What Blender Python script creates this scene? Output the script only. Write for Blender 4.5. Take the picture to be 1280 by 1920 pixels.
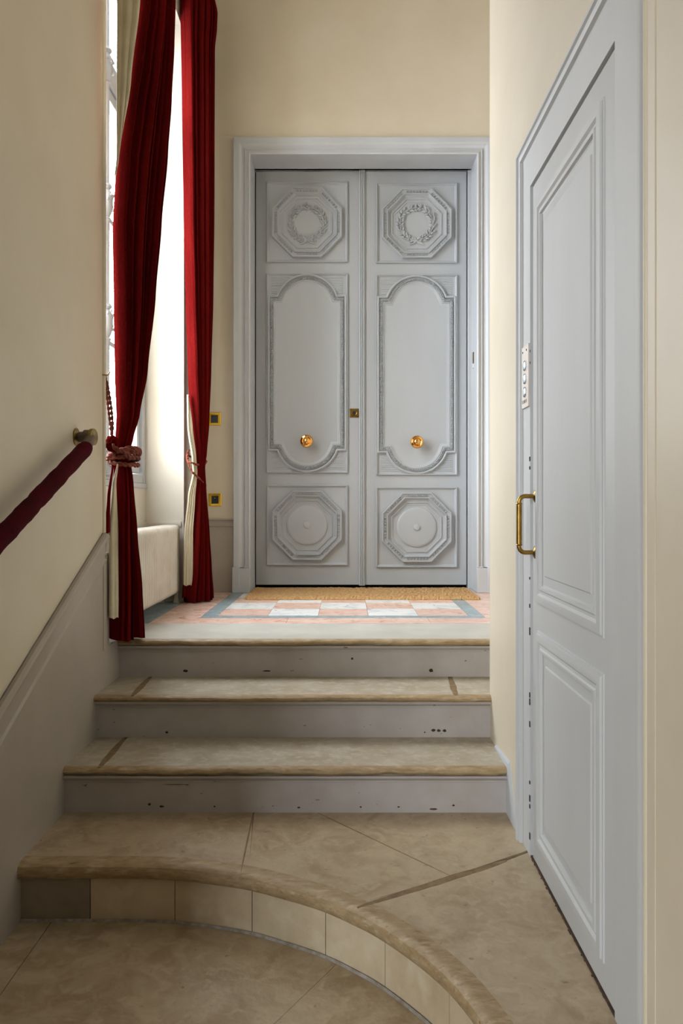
import bpy, bmesh, math, random
from mathutils import Vector, Matrix
random.seed(7)
for o in list(bpy.data.objects): bpy.data.objects.remove(o)
PI = math.pi
CZ = 1.277                     # eye height above the lowest floor
F, VX, VY = 1450.0, 649.0, 944.0   # focal length and vanishing point, in pixels of a 1280 x 1920 frame
# ------------------------------------------------------------------ camera
sc = bpy.context.scene
cd = bpy.data.cameras.new('camera'); cam = bpy.data.objects.new('camera', cd)
sc.collection.objects.link(cam); sc.camera = cam
cam.location = (0, 0, CZ); cam.rotation_euler = (PI/2, 0, 0)
cd.sensor_fit = 'VERTICAL'; cd.sensor_height = 36; cd.lens = F/1920*36
cd.shift_x = -(VX-640)/1920; cd.shift_y = -(960-VY)/1920
cd.clip_start = .02
# ------------------------------------------------------------------ light
w = bpy.data.worlds.new('overcast_sky'); sc.world = w; w.use_nodes = True
nt = w.node_tree; bg = nt.nodes['Background']
geo = nt.nodes.new('ShaderNodeTexCoord'); sep = nt.nodes.new('ShaderNodeSeparateXYZ')
rmp = nt.nodes.new('ShaderNodeValToRGB')
nt.links.new(geo.outputs['Generated'], sep.inputs[0]); nt.links.new(sep.outputs['Z'], rmp.inputs[0])
nt.links.new(rmp.outputs[0], bg.inputs[0])
rmp.color_ramp.elements[0].position = 0.0; rmp.color_ramp.elements[0].color = (.46, .48, .52, 1)
rmp.color_ramp.elements[1].position = 0.12; rmp.color_ramp.elements[1].color = (.90, .95, 1.0, 1)
bg.inputs[1].default_value = 22.0
sc.view_settings.view_transform = 'Standard'; sc.view_settings.look = 'None'
sc.view_settings.gamma = 1; sc.view_settings.use_curve_mapping = False
sc.view_settings.exposure = 0.06
def portal(loc, rot, sx, sy):            # marks a window opening, so that sky light is sampled through it
    l = bpy.data.lights.new('window_portal', 'AREA'); l.shape = 'RECTANGLE'; l.size = sx; l.size_y = sy
    l.cycles.is_portal = True
    o = bpy.data.objects.new('window_portal', l); sc.collection.objects.link(o)
    o.location = (loc[0], loc[1], loc[2]+CZ); o.rotation_euler = rot
portal((-1.36, 3.94, 1.52), (0, -PI/2, 0), 2.8, 1.5)       # side window (faces +X)
portal((-3.05, -4.22, .8), (PI/2, 0, 0), 1.7, 3.6)       # hall window (faces +Y)
# ------------------------------------------------------------------ materials
def srgb(c):
    return tuple(((v/255)/12.92 if v/255 <= .04045 else ((v/255+.055)/1.055)**2.4) for v in c)
def mat(name, c, rough=.5, metal=0, c2=None, scale=4, amt=.5, bump=0, bscale=60, coat=0, detail=6, stretch=(1,1,1),
        ramp=(.35,.65), sheen=0, spec=.5, dist=0):
    m = bpy.data.materials.new(name); m.use_nodes = True; t = m.node_tree; b = t.nodes['Principled BSDF']
    b.inputs['Base Color'].default_value = (*srgb(c), 1); b.inputs['Roughness'].default_value = rough
    b.inputs['Metallic'].default_value = metal; b.inputs['Coat Weight'].default_value = coat
    b.inputs['Specular IOR Level'].default_value = spec
    if sheen: b.inputs['Sheen Weight'].default_value = sheen; b.inputs['Sheen Roughness'].default_value = .4
    tc = t.nodes.new('ShaderNodeNewGeometry'); mp = t.nodes.new('ShaderNodeMapping'); mp.inputs['Scale'].default_value = stretch
    t.links.new(tc.outputs['Position'], mp.inputs[0])
    if c2:
        n = t.nodes.new('ShaderNodeTexNoise'); n.inputs['Scale'].default_value = scale; n.inputs['Detail'].default_value = detail
        n.inputs['Distortion'].default_value = dist; n.inputs['Roughness'].default_value = .6
        t.links.new(mp.outputs[0], n.inputs['Vector'])
        r = t.nodes.new('ShaderNodeValToRGB'); r.color_ramp.elements[0].position = ramp[0]; r.color_ramp.elements[1].position = ramp[1]
        r.color_ramp.elements[0].color = (*srgb(c2), 1); r.color_ramp.elements[1].color = (*srgb(c), 1)
        t.links.new(n.outputs['Fac'], r.inputs[0]); t.links.new(r.outputs[0], b.inputs['Base Color'])
        m['n'] = 1
    if bump:
        n = t.nodes.new('ShaderNodeTexNoise'); n.inputs['Scale'].default_value = bscale; n.inputs['Detail'].default_value = 4
        t.links.new(mp.outputs[0], n.inputs['Vector'])
        bp = t.nodes.new('ShaderNodeBump'); bp.inputs['Strength'].default_value = bump; bp.inputs['Distance'].default_value = .004
        t.links.new(n.outputs['Fac'], bp.inputs['Height']); t.links.new(bp.outputs[0], b.inputs['Normal'])
    return m
def overlay(m, col, scale, lo, hi, stretch=(1,1,1), detail=8, dist=0):      # a second noise layer of another colour (veins, stains, chips)
    t = m.node_tree; b = t.nodes['Principled BSDF']; src = b.inputs['Base Color']
    g = t.nodes.new('ShaderNodeNewGeometry'); mp = t.nodes.new('ShaderNodeMapping'); mp.inputs['Scale'].default_value = stretch
    mp.inputs['Location'].default_value = (3.1, 7.7, 1.3)
    n = t.nodes.new('ShaderNodeTexNoise'); n.inputs['Scale'].default_value = scale; n.inputs['Detail'].default_value = detail
    n.inputs['Distortion'].default_value = dist
    r = t.nodes.new('ShaderNodeValToRGB'); r.color_ramp.elements[0].position = lo; r.color_ramp.elements[1].position = hi
    r.color_ramp.elements[0].color = (0,0,0,1); r.color_ramp.elements[1].color = (1,1,1,1)
    mx = t.nodes.new('ShaderNodeMix'); mx.data_type = 'RGBA'
    t.links.new(g.outputs['Position'], mp.inputs[0]); t.links.new(mp.outputs[0], n.inputs['Vector'])
    t.links.new(n.outputs['Fac'], r.inputs[0]); t.links.new(r.outputs[0], mx.inputs['Factor'])
    if src.is_linked: t.links.new(src.links[0].from_socket, mx.inputs['A'])
    else: mx.inputs['A'].default_value = src.default_value
    mx.inputs['B'].default_value = (*srgb(col), 1); t.links.new(mx.outputs['Result'], src)
    return m
M = {}
M['cream'] = overlay(mat('cream_wall_paint', (214,204,184), .42, c2=(206,195,172), scale=1.5, bump=.12, bscale=14), (204,192,168), 1.1, .55, .85)
M['hall'] = mat('hall_stone_wall', (176,164,142), .6, c2=(160,148,126), scale=2)
M['white'] = mat('white_wall_paint', (226,221,208), .5, c2=(218,213,200), scale=2, bump=.1, bscale=14)
M['taupe'] = overlay(mat('taupe_dado_paint', (170,161,150), .45, c2=(160,151,139), scale=2.5, bump=.15, bscale=20), (205,198,188), 38, .74, .78, stretch=(1,1,.35))
M['lift'] = mat('grey_lift_paint_lit', (196,198,199), .5, c2=(190,192,193), scale=3, bump=.1, bscale=35, stretch=(1,1,.25))  # door grey made lighter: stronger light on the lift is put into the colour
M['grey'] = mat('grey_door_paint_shaded', (174,178,182), .42, c2=(168,172,176), scale=3, bump=.1, bscale=35, stretch=(1,1,.25))  # darker copy of that grey: weaker light on the double door, in the colour
M['trim'] = mat('grey_trim_paint', (189,192,195), .46, c2=(182,185,188), scale=4, bump=.08, bscale=35, stretch=(1,1,.3))
M['riser'] = overlay(mat('painted_riser', (184,178,175), .5, c2=(172,164,158), scale=5, bump=.2, bscale=30), (104,84,66), 26, .70, .74, stretch=(1,1,2))
M['stone'] = overlay(mat('limestone_slab', (180,163,136), .42, c2=(155,135,106), scale=7, bump=.25, bscale=70, detail=14, dist=1.2), (188,172,144), 24, .50, .80, detail=12, dist=.8)
overlay(M['stone'], (120,96,66), 40, .66, .78)
M['tread'] = overlay(mat('worn_tread_stone', (176,167,149), .5, c2=(157,145,123), scale=9, bump=.3, bscale=80, detail=14), (194,187,171), 30, .48, .8, detail=12)
M['nose'] = overlay(mat('worn_stone_nosing', (170,148,114), .5, c2=(146,122,88), scale=40, bump=.6, bscale=60, detail=12, stretch=(.5,1,1.5)), (186,168,138), 50, .54, .76, stretch=(.4,1,1.5), detail=12)
overlay(M['nose'], (118,94,62), 70, .60, .75, stretch=(.3,1,2))
M['nosegrey'] = mat('landing_edge_stone', (190,188,180), .35, c2=(176,173,164), scale=6, bump=.1, bscale=60)
M['blockr'] = overlay(mat('riser_stone', (200,185,158), .5, c2=(178,160,130), scale=5, bump=.3, bscale=50, detail=9), (206,194,170), 14, .5, .8)
M['blockd'] = mat('dark_riser_stone', (150,138,122), .55, c2=(128,116,101), scale=7, bump=.3, bscale=50)
M['mortar'] = mat('brown_mortar', (140,118,86), .8, c2=(112,90,62), scale=30, bump=.5, bscale=120)
M['pink'] = overlay(mat('pink_marble', (208,168,150), .22, c2=(226,198,184), scale=7, detail=10, dist=1.6, stretch=(1,2,1)), (184,128,108), 16, .56, .72, dist=1.2)
M['whitem'] = overlay(mat('white_marble', (232,232,230), .2, c2=(208,212,214), scale=3.5, detail=8, dist=2.5, ramp=(.36,.5)), (176,184,188), 6, .60, .68, dist=3)
M['blue'] = overlay(mat('blue_grey_marble', (152,168,173), .22, c2=(128,147,154), scale=9, detail=10, dist=2), (182,194,196), 14, .58, .7, dist=2)
M['redv'] = mat('red_velvet', (92,16,14), 1, c2=(76,11,10), scale=5, bump=.3, bscale=420, stretch=(1,1,.3), spec=0)
M['lining'] = mat('cream_lining', (206,196,168), .85, c2=(190,180,152), scale=8, bump=.3, bscale=160)
M['rope'] = mat('russet_rope', (138,66,44), .8, c2=(106,44,30), scale=40, bump=.5, bscale=300)
M['rail'] = mat('crimson_velvet', (74,3,17), .9, c2=(56,2,11), scale=14, bump=.5, bscale=120, spec=.1)
M['brown'] = mat('brown_wood_core', (104,86,70), .6, c2=(84,68,54), scale=30)
M['brass'] = mat('polished_brass', (228,172,98), .12, 1)
M['abrass'] = mat('aged_brass', (176,142,72), .3, 1, c2=(140,108,50), scale=30)
M['oldbrass'] = mat('tarnished_brass', (150,128,78), .38, 1, c2=(110,90,52), scale=30)
M['gilt'] = mat('gilt_plate', (226,184,62), .3, 1)
M['black'] = mat('dark_plastic', (24,30,36), .3)
M['dark'] = mat('dark_gap', (26,22,18), .9)
M['chip'] = mat('bare_wood_chip', (84,62,44), .9, c2=(48,36,26), scale=60)
M['rad'] = mat('radiator_enamel', (222,216,204), .4, c2=(206,198,184), scale=6, bump=.1, bscale=40)
M['coir'] = mat('coir_fibre', (202,164,112), .95, c2=(166,124,74), scale=90, bump=1, bscale=500)
M['steel'] = mat('brushed_steel', (214,206,198), .42, .35)
M['chrome'] = mat('chrome_button', (190,200,210), .18, .9)
M['lens'] = mat('pale_button_face', (214,228,234), .2)
M['label'] = mat('paper_label', (206,204,214), .6)
M['plaster'] = mat('ceiling_plaster', (225,220,205), .7, c2=(218,212,196), scale=2)
# damask weave on the curtains
t = M['redv'].node_tree; b = t.nodes['Principled BSDF']
g = t.nodes.new('ShaderNodeNewGeometry'); v = t.nodes.new('ShaderNodeTexVoronoi'); v.feature = 'DISTANCE_TO_EDGE'; v.inputs['Scale'].default_value = 9
nn = t.nodes.new('ShaderNodeTexNoise'); nn.inputs['Scale'].default_value = 14; nn.inputs['Distortion'].default_value = 4
ad = t.nodes.new('ShaderNodeMix'); ad.data_type = 'RGBA'; ad.inputs['Factor'].default_value = .35
t.links.new(g.outputs['Position'], ad.inputs['A']); t.links.new(nn.outputs['Color'], ad.inputs['B']); t.links.new(ad.outputs['Result'], v.inputs['Vector'])
r = t.nodes.new('ShaderNodeMapRange'); r.inputs['From Min'].default_value = .02; r.inputs['From Max'].default_value = .05; r.inputs['To Min'].default_value = .14; r.inputs['To Max'].default_value = 0
dm = t.nodes.new('ShaderNodeMix'); dm.data_type = 'RGBA'; dm.inputs['B'].default_value = (*srgb((168,48,54)), 1)
t.links.new(v.outputs['Distance'], r.inputs['Value']); t.links.new(b.inputs['Base Color'].links[0].from_socket, dm.inputs['A']); t.links.new(r.outputs[0], dm.inputs['Factor']); t.links.new(dm.outputs['Result'], b.inputs['Base Color'])
# window glass: clear, with a fresnel reflection
m = bpy.data.materials.new('window_glass'); m.use_nodes = True; t = m.node_tree; t.nodes.clear()
o_ = t.nodes.new('ShaderNodeOutputMaterial'); mx = t.nodes.new('ShaderNodeMixShader'); tr = t.nodes.new('ShaderNodeBsdfTransparent'); gl = t.nodes.new('ShaderNodeBsdfGlossy')
gl.inputs['Roughness'].default_value = .02; lw = t.nodes.new('ShaderNodeLayerWeight'); lw.inputs[0].default_value = .5
pw = t.nodes.new('ShaderNodeMath'); pw.operation = 'POWER'; pw.inputs[1].default_value = 5
t.links.new(lw.outputs['Facing'], pw.inputs[0])
ml = t.nodes.new('ShaderNodeMath'); ml.operation = 'MULTIPLY_ADD'; ml.inputs[1].default_value = .5; ml.inputs[2].default_value = .03
t.links.new(pw.outputs[0], ml.inputs[0]); t.links.new(ml.outputs[0], mx.inputs[0]); t.links.new(tr.outputs[0], mx.inputs[1]); t.links.new(gl.outputs[0], mx.inputs[2]); t.links.new(mx.outputs[0], o_.inputs[0])
M['glass'] = m
# ------------------------------------------------------------------ mesh helpers (all coordinates are relative to the eye height)
class G:
    def __init__(s): s.v = []; s.f = []
    def add(s, vs, fs):
        n = len(s.v); s.v += [tuple(p) for p in vs]; s.f += [tuple(i+n for i in f) for f in fs]; return s
    def box(s, x0, x1, y0, y1, z0, z1):
        return s.add([(x,y,z) for z in (z0,z1) for (x,y) in ((x0,y0),(x1,y0),(x1,y1),(x0,y1))],
                     [(0,3,2,1),(4,5,6,7),(0,1,5,4),(1,2,6,5),(2,3,7,6),(3,0,4,7)])
    def prism(s, poly, z0, z1):
        n = len(poly)
        return s.add([(x,y,z0) for x,y in poly]+[(x,y,z1) for x,y in poly],
                     [tuple(range(n-1,-1,-1)), tuple(range(n,2*n))]+[(i,(i+1)%n,(i+1)%n+n,i+n) for i in range(n)])
    def loft(s, rings, closed=True, caps=True):
        n = len(rings[0]); vs = [p for r in rings for p in r]; fs = []
        for k in range(len(rings)-1):
            for i in range(n if closed else n-1):
                j = (i+1) % n; fs.append((k*n+i, k*n+j, (k+1)*n+j, (k+1)*n+i))
        if caps and closed: fs.append(tuple(range(n-1,-1,-1))); fs.append(tuple(range((len(rings)-1)*n, len(rings)*n)))
        return s.add(vs, fs)
    def lathe(s, prof, origin, axis, n=24):          # prof: (radius, distance along axis)
        a = Vector(axis).normalized(); u = a.orthogonal().normalized(); w_ = a.cross(u); o = Vector(origin)
        return s.loft([[o+a*h+u*(max(r_,1e-4)*math.cos(2*PI*i/n))+w_*(max(r_,1e-4)*math.sin(2*PI*i/n)) for i in range(n)] for r_,h in prof])
    def tube(s, pts, rad, n=10, closed=False):
        pts = [Vector(p) for p in pts]; rings = []; N = len(pts); up = None
        for i, p in enumerate(pts):
            a = pts[(i-1) % N] if (closed or i) else p; c = pts[(i+1) % N] if (closed or i < N-1) else p
            d = (c-a).normalized()
            if up is None: up = d.orthogonal().normalized()
            up = (up-d*up.dot(d)).normalized(); sd = d.cross(up)
            r_ = rad[i] if isinstance(rad, (list,tuple)) else rad
            rings.append([p+up*(r_*math.cos(2*PI*k/n))+sd*(r_*math.sin(2*PI*k/n)) for k in range(n)])
        if closed: rings.append(rings[0])
        return s.loft(rings, caps=not closed)
    def dome(s, mp, cu, cv, h0, L, W, H, ang, n=8):    # small carved leaf / egg lying on a relief plane
        ca, sa = math.cos(ang), math.sin(ang); vs = []
        for k, (fr_, hh) in enumerate(((1,0),(.7,.75))):
            for i in range(n):
                a = 2*PI*i/n; x = L*fr_*math.cos(a); y = W*fr_*math.sin(a)*(1-.35*math.cos(a))
                vs.append(mp(cu+x*ca-y*sa, cv+x*sa+y*ca, h0+H*hh))
        vs.append(mp(cu, cv, h0+H))
        fs = [(i,(i+1)%n,(i+1)%n+n,i+n) for i in range(n)]+[(i+n,(i+1)%n+n,2*n) for i in range(n)]
        return s.add(vs, fs)
    def sweep(s, path, prof, mp, closed=True, caps=True):   # mitred moulding along a 2-D path; prof: (inward offset, height)
        N = len(path); rings = []
        for i in range(N):
            p = Vector(path[i]); a = Vector(path[(i-1) % N]); c = Vector(path[(i+1) % N])
            n1 = n2 = None
            if closed or i > 0: d = (p-a).normalized(); n1 = Vector((-d.y, d.x))
            if closed or i < N-1: d = (c-p).normalized(); n2 = Vector((-d.y, d.x))
            if n1 is None: n1 = n2
            if n2 is None: n2 = n1
            off = (n1+n2)/max(.35, 1+n1.dot(n2))
            rings.append([mp(p.x+off.x*o, p.y+off.y*o, h) for o, h in prof])
        if closed: rings.append(rings[0])
        n = len(prof); vs = [q for r_ in rings for q in r_]; fs = []
        for k in range(len(rings)-1):
            for i in range(n-1): fs.append((k*n+i, k*n+i+1, (k+1)*n+i+1, (k+1)*n+i))
        if caps and not closed: fs += [tuple(range(n)), tuple((len(rings)-1)*n+i for i in range(n-1,-1,-1))]
        return s.add(vs, fs)
    def face(s, pts): return s.add(pts, [tuple(range(len(pts)))])
COL = sc.collection
def obj(name, g, m, parent=None, label=None, cat=None, group=None, kind=None, smooth=35, bev=0, merge=True):
    bm = bmesh.new(); vs = [bm.verts.new((x,y,z+CZ)) for x,y,z in g.v]
    for f in g.f:
        try: bm.faces.new([vs[i] for i in f])
        except ValueError: pass
    if merge: bmesh.ops.remove_doubles(bm, verts=bm.verts, dist=1e-5)
    bmesh.ops.recalc_face_normals(bm, faces=bm.faces)
    xs = [v.co for v in bm.verts]
    c = Vector(((min(v.x for v in xs)+max(v.x for v in xs))/2, (min(v.y for v in xs)+max(v.y for v in xs))/2, min(v.z for v in xs)))
    bmesh.ops.translate(bm, verts=bm.verts, vec=-c)
    me = bpy.data.meshes.new(name); bm.to_mesh(me); bm.free()
    o = bpy.data.objects.new(name, me); COL.objects.link(o); me.materials.append(m)
    if smooth:
        me.polygons.foreach_set('use_smooth', [True]*len(me.polygons)); me.set_sharp_from_angle(angle=math.radians(smooth))
    if bev:
        b_ = o.modifiers.new('bevel', 'BEVEL'); b_.width = bev; b_.segments = 2; b_.limit_method = 'ANGLE'; b_.angle_limit = math.radians(40)
    W = c.copy()
    if parent is not None:
        o.parent = parent; W = c-Vector(parent['origin'])
    o.location = W; o['origin'] = tuple(c)
    for k_, v_ in (('label',label),('category',cat),('group',group),('kind',kind)):
        if v_: o[k_] = v_
    return o
def thing(name, loc, label, cat=None, group=None, kind=None):
    o = bpy.data.objects.new(name, None); COL.objects.link(o); c = (loc[0], loc[1], loc[2]+CZ)
    o.location = c; o['origin'] = c; o['label'] = label; o.empty_display_size = .05
    if cat: o['category'] = cat
    if group: o['group'] = group
    if kind: o['kind'] = kind
    return o
def rect(u0, u1, v0, v1): return [(u0,v0),(u1,v0),(u1,v1),(u0,v1)]      # counter-clockwise
def lerp(a, b, t_): return a+(b-a)*t_
def interp(keys, x):                       # keys sorted ascending: (x, value...)
    if x <= keys[0][0]: return keys[0][1:]
    for a, b_ in zip(keys, keys[1:]):
        if x <= b_[0]:
            t_ = (x-a[0])/(b_[0]-a[0]); t_ = t_*t_*(3-2*t_)*.5+t_*.5
            return tuple(lerp(p, q, t_) for p, q in zip(a[1:], b_[1:]))
    return keys[-1][1:]
# ------------------------------------------------------------------ levels
Z0, Z4, Z3, Z2, Z1 = -1.277, -1.094, -.931, -.760, -.594      # lower floor, curved step, third, second, landing
XL, XR, YF = -1.0, .572, 5.17
TOP = 3.7
# ------------------------------------------------------------------ walls
g = G().box(-1.3, XL, .70, 3.19, -.2, TOP).box(-1.3, XL, .7, 3.19, -1.9, -.2)
wl = obj('wall_left', g, M['cream'], label='cream painted wall on the left above the stair', kind='structure')
# lower painted zone with a sloping moulding
def zt(y): return -.116-.474*(3.18-y)
g = G(); a, b_ = .72, 3.175
g.add([(XL,a,-1.5),(XL,b_,-1.5),(XL,b_,zt(b_)),(XL,a,zt(a)),(XL+.004,a,-1.5),(XL+.004,b_,-1.5),(XL+.004,b_,zt(b_)-.01),(XL+.004,a,zt(a)-.01)],
      [(0,1,2,3),(4,7,6,5),(3,2,6,7),(1,5,6,2),(0,3,7,4),(0,4,5,1)])
g.box(-1.3, XL+.004, 3.175, 3.42, -1.5, Z1-.0005).box(-1.05, XL+.006, 3.17, 3.245, Z1-.01, -.205)
obj('painted_dado', g, M['taupe'], wl, smooth=0)
prof = [(0,.004),(0,.016),(.006,.024),(.016,.026),(.022,.020),(.028,.015),(.040,.013),(.088,.012),(.096,.018),(.104,.018),(.110,.010),(.114,.004)]
mpL = lambda u, v, h: (XL+h, u, v)
g = G().sweep([(3.19,zt(3.19)-.014),(3.17,zt(3.17)),(.72,zt(.72))], prof, mpL, closed=False)
obj('dado_moulding', g, M['taupe'], wl)
g = G().tube([(XL-.002,3.186,-.12),(XL-.002,3.186,TOP)], .012, 12)
obj('corner_bead', g, M['cream'], wl)
# window wall: recess at x < -1
g = G()
g.box(-1.34, -1.216, 3.19, 4.70, -1.9, .10)        # below the sill
g.box(-1.34, -1.30, .5, 3.19, -1.9, TOP)
g.box(-1.34, -.985, 4.69, YF+.2, -.60, TOP)           # far reveal and pier
g.box(-1.34, -1.216, 3.19, 4.69, 2.92, TOP)        # head
g.box(-1.216, XL, 3.19, 4.69, 2.90, TOP)
ww = obj('wall_window', g, M['white'], label='white plastered window recess beside the radiator', kind='structure', smooth=0)
g = G().sweep([(-1.214,-.11),(-1.214,4.69)] and [(3.19,-.11),(4.69,-.11)], [(0,0),(0,.012),(-.02,.014),(-.03,.01),(-.034,0)], lambda u,v,h: (-1.216+h,u,v), closed=False)
g.sweep([(-1.216,-.11),(-1.0,-.11)], [(0,0),(0,.010),(-.02,.012),(-.03,.008),(-.034,0)], lambda u,v,h: (u,4.69-h,v), closed=False)
obj('recess_moulding', g, M['white'], ww)
# far wall round the door opening
g = G()
g.box(-1.34, -.668, YF, 5.5, -.62, TOP).box(.878, 1.9, YF, 5.5, -.62, TOP).box(-.668, .878, YF, 5.5, 2.365, TOP)
wf = obj('wall_far', g, M['cream'], label='cream wall above and around the grey double door', kind='structure', smooth=0)
g = G().box(-1.0, -.752, YF-.006, YF, -.11, 2.455)
obj('wall_panel', g, M['cream'], wf, bev=.002)
g = G().box(-1.0, -.752, YF-.012, YF, -.594, -.13)
obj('painted_dado', g, M['taupe'], wf)
mpF = lambda u, v, h: (u, YF-h, v)
g = G().sweep([(-1.0,-.155),(-.752,-.155)], [(0,0),(0,.016),(.004,.02),(.01,.02),(.014,.014),(.04,.014),(.044,.022),(.05,.022),(.052,0)], mpF, closed=False)
obj('dado_moulding', g, M['taupe'], wf)
g = G().box(.96, 1.4, YF-.006, YF, -.11, 2.455).box(.96,1.4,YF-.012,YF,-.594,-.13)
obj('wall_panel', g, M['cream'], wf, bev=.002)
# right wall: shaft block with the lift door recess
XB = .612
g = G()
g.box(XB, 1.9, .35, 3.085, -1.9, TOP)
g.box(XR, XB, 2.52, 3.085, -1.9, TOP).box(XR, XB, .35, 1.50, -1.9, TOP).box(XR, XB, 1.50, 2.52, 1.11, TOP)
wr = obj('wall_right', g, M['cream'], label='cream wall on the right holding the lift door', kind='structure', smooth=0)
g = G().tube([(XR+.002,1.478,-1.09),(XR+.002,1.478,TOP)], .007, 12).box(XR-.002, XR, 1.43, 1.464, -1.09, TOP)
obj('corner_bead', g, M['cream'], wr)
g = G().add([(XR,2.95,Z3+.012),(XR,2.70,Z3+.03),(XR,2.58,Z4),(XR,2.95,Z4),(XR-.007,2.95,Z3+.004),(XR-.007,2.70,Z3+.02),(XR-.007,2.60,Z4),(XR-.007,2.95,Z4)],
            [(0,1,2,3),(4,7,6,5),(0,4,5,1),(1,5,6,2),(2,6,7,3),(3,7,4,0)])
obj('painted_skirting', g, M['trim'], wr)
g = G().box(1.40, 1.9, 3.085, YF, -.62, TOP)
obj('wall_landing', g, M['cream'], label='cream wall on the hidden right side of the landing', kind='structure', smooth=0)
g = G().box(-4.2, 2.6, -4.2, .7, TOP, TOP+.2).box(-1.34, 2.6, .7, 5.5, TOP, TOP+.2)
obj('ceiling', g, M['plaster'], label='plain cream ceiling far above the stair', kind='structure', smooth=0)
# hall behind the camera, which its tall window lights
g = G().box(-4.2, -1.3, .50, .70, -1.9, TOP).box(-1.3, -1.0, .50, .70, -1.9, TOP)
obj('wall_hall_front', g, M['hall'], label='cream hall wall behind the viewpoint on the left', kind='structure', smooth=0)
g = G().box(-4.2, -4.0, -4.2, .50, -1.9, TOP)
obj('wall_hall_left', g, M['hall'], label='cream side wall of the hall behind the viewpoint', kind='structure', smooth=0)
HX0, HX1 = -3.9, -2.2
g = G().box(-4.0, HX0, -4.2, -4.0, -1.9, TOP).box(HX1, 2.4, -4.2, -4.0, -1.9, TOP).box(HX0, HX1, -4.2, -4.0, -1.9, -1.0).box(HX0, HX1, -4.2, -4.0, 2.6, TOP)
obj('wall_back', g, M['hall'], label='cream back wall of the hall with its tall window', kind='structure', smooth=0)
g = G()
for x in (HX0, HX1-.06, (HX0+HX1)/2-.04): g.box(x, x+.06, -4.16, -4.1, -1.0, 2.6)
for z in (-1.0, .2, 1.4, 2.54): g.box(HX0, HX1, -4.16, -4.1, z, z+.06)
obj('window_2', g, M['trim'], label='tall hall window behind the viewpoint', kind='structure', smooth=0)
g = G().box(2.4, 2.6, -4.2, .35, -1.9, TOP).box(XR, 2.6, .15, .35, -1.9, TOP)
obj('wall_hall_right', g, M['hall'], label='cream right wall of the hall behind the viewpoint', kind='structure', smooth=0)
# ------------------------------------------------------------------ curved step geometry (plan)
K = [(-1.0,2.340),(-.85,2.341),(-.644,2.340),(-.50,2.326),(-.313,2.279),(-.19,2.222),(-.073,2.155),(.016,2.082),(.072,2.028),(.135,1.950),(.194,1.864),(.245,1.765),(.288,1.634),(.318,1.50),(.338,1.35),(.348,1.18),(.350,1.0),(.350,.80)]
def spline(K, n=6):
    P = []
    for i in range(len(K)-1):
        p0 = Vector(K[max(i-1,0)]); p1 = Vector(K[i]); p2 = Vector(K[i+1]); p3 = Vector(K[min(i+2,len(K)-1)])
        for k in range(n):
            t_ = k/n
            P.append(.5*((2*p1)+(-p0+p2)*t_+(2*p0-5*p1+4*p2-p3)*t_*t_+(-p0+3*p1-3*p2+p3)*t_**3))
    P.append(Vector(K[-1])); return P
CV = spline(K)
def cut(t0, t1):             # piece of the curve between two x or index values given as arc fractions of CV
    return CV[t0:t1+1]
def near(x, y): return min(range(len(CV)), key=lambda i: (CV[i]-Vector((x,y))).length)
def offc(i, d):              # point of the curve moved d to the outside of the arc (towards the body of the step)
    a = CV[max(i-1,0)]; c = CV[min(i+1,len(CV)-1)]; dd = (c-a).normalized()
    n_ = Vector((-dd.y, dd.x)); return CV[i]+n_*d
steps = thing('stone_steps', (-.2, 2.9, Z0), 'worn limestone steps with painted risers climbing to the landing', 'steps')
steps_body = G().prism([tuple(offc(i,.045)) for i in range(len(CV))]+[(XR,.80),(XR,2.74),(-1.0,2.74)], -1.9, Z4-.052)
steps_body.box(-1.0, XR, 2.76, 3.40, -1.9, Z3-.06).box(-1.0, XR, 3.11, 3.45, -1.2, Z2-.05).box(-1.0, XR, 3.42, 3.5, -1.2, Z1-.04)
steps_body.box(XR, 1.4, 3.42, 3.5, -1.2, Z1-.04).box(XR, 1.4, 3.09, 3.45, -1.2, Z2-.05)
obj('core', steps_body, M['mortar'], steps, smooth=0)
NP = [(.060,0),(.030,0),(.014,-.002),(.004,-.009),(0,-.020),(.001,-.034),(.008,-.046),(.020,-.052),(.060,-.053)]
def nosed(i0, i1, back, mtop, mnose):
    g = G(); rings = [[(offc(i,d).x, offc(i,d).y, Z4+z) for d, z in NP] for i in range(i0, i1+1)]
    g.loft(rings, closed=False); n = len(NP)
    g.face([rings[0][k] for k in range(n)]); g.face([rings[-1][k] for k in range(n)])
    poly = [tuple(offc(i,.060)) for i in range(i0, i1+1)]+back
    h = G().prism(poly, Z4-.05, Z4)
    return g, h
J1, J2 = near(-.313,2.279), near(.016,2.082)
gap = .0015
Bk = 2.742
obj('stone_slab', (s1 := nosed(0, J1, [(-.329,Bk),(-1.0,Bk)], 0, 0))[1], M['stone'], steps, smooth=0)
obj('nosing', s1[0], M['nose'], steps)
s2 = nosed(J1, J2, [(.307,2.27),(-.102,Bk),(-.327,Bk)], 0, 0)
s2b = G().prism([(.309,2.270),(.572,2.440),(.572,Bk),(-.100,Bk)], Z4-.05, Z4)
obj('stone_slab', s2[1], M['stone'], steps, smooth=0); obj('nosing', s2[0], M['nose'], steps)
obj('stone_slab', s2b, M['stone'], steps, smooth=0)
s3 = nosed(J2, len(CV)-1, [(XR,.8),(XR,2.425),(.50,2.375),(.309,2.254)], 0, 0)
obj('stone_slab', s3[1], M['stone'], steps, smooth=0); obj('nosing', s3[0], M['nose'], steps)
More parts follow.
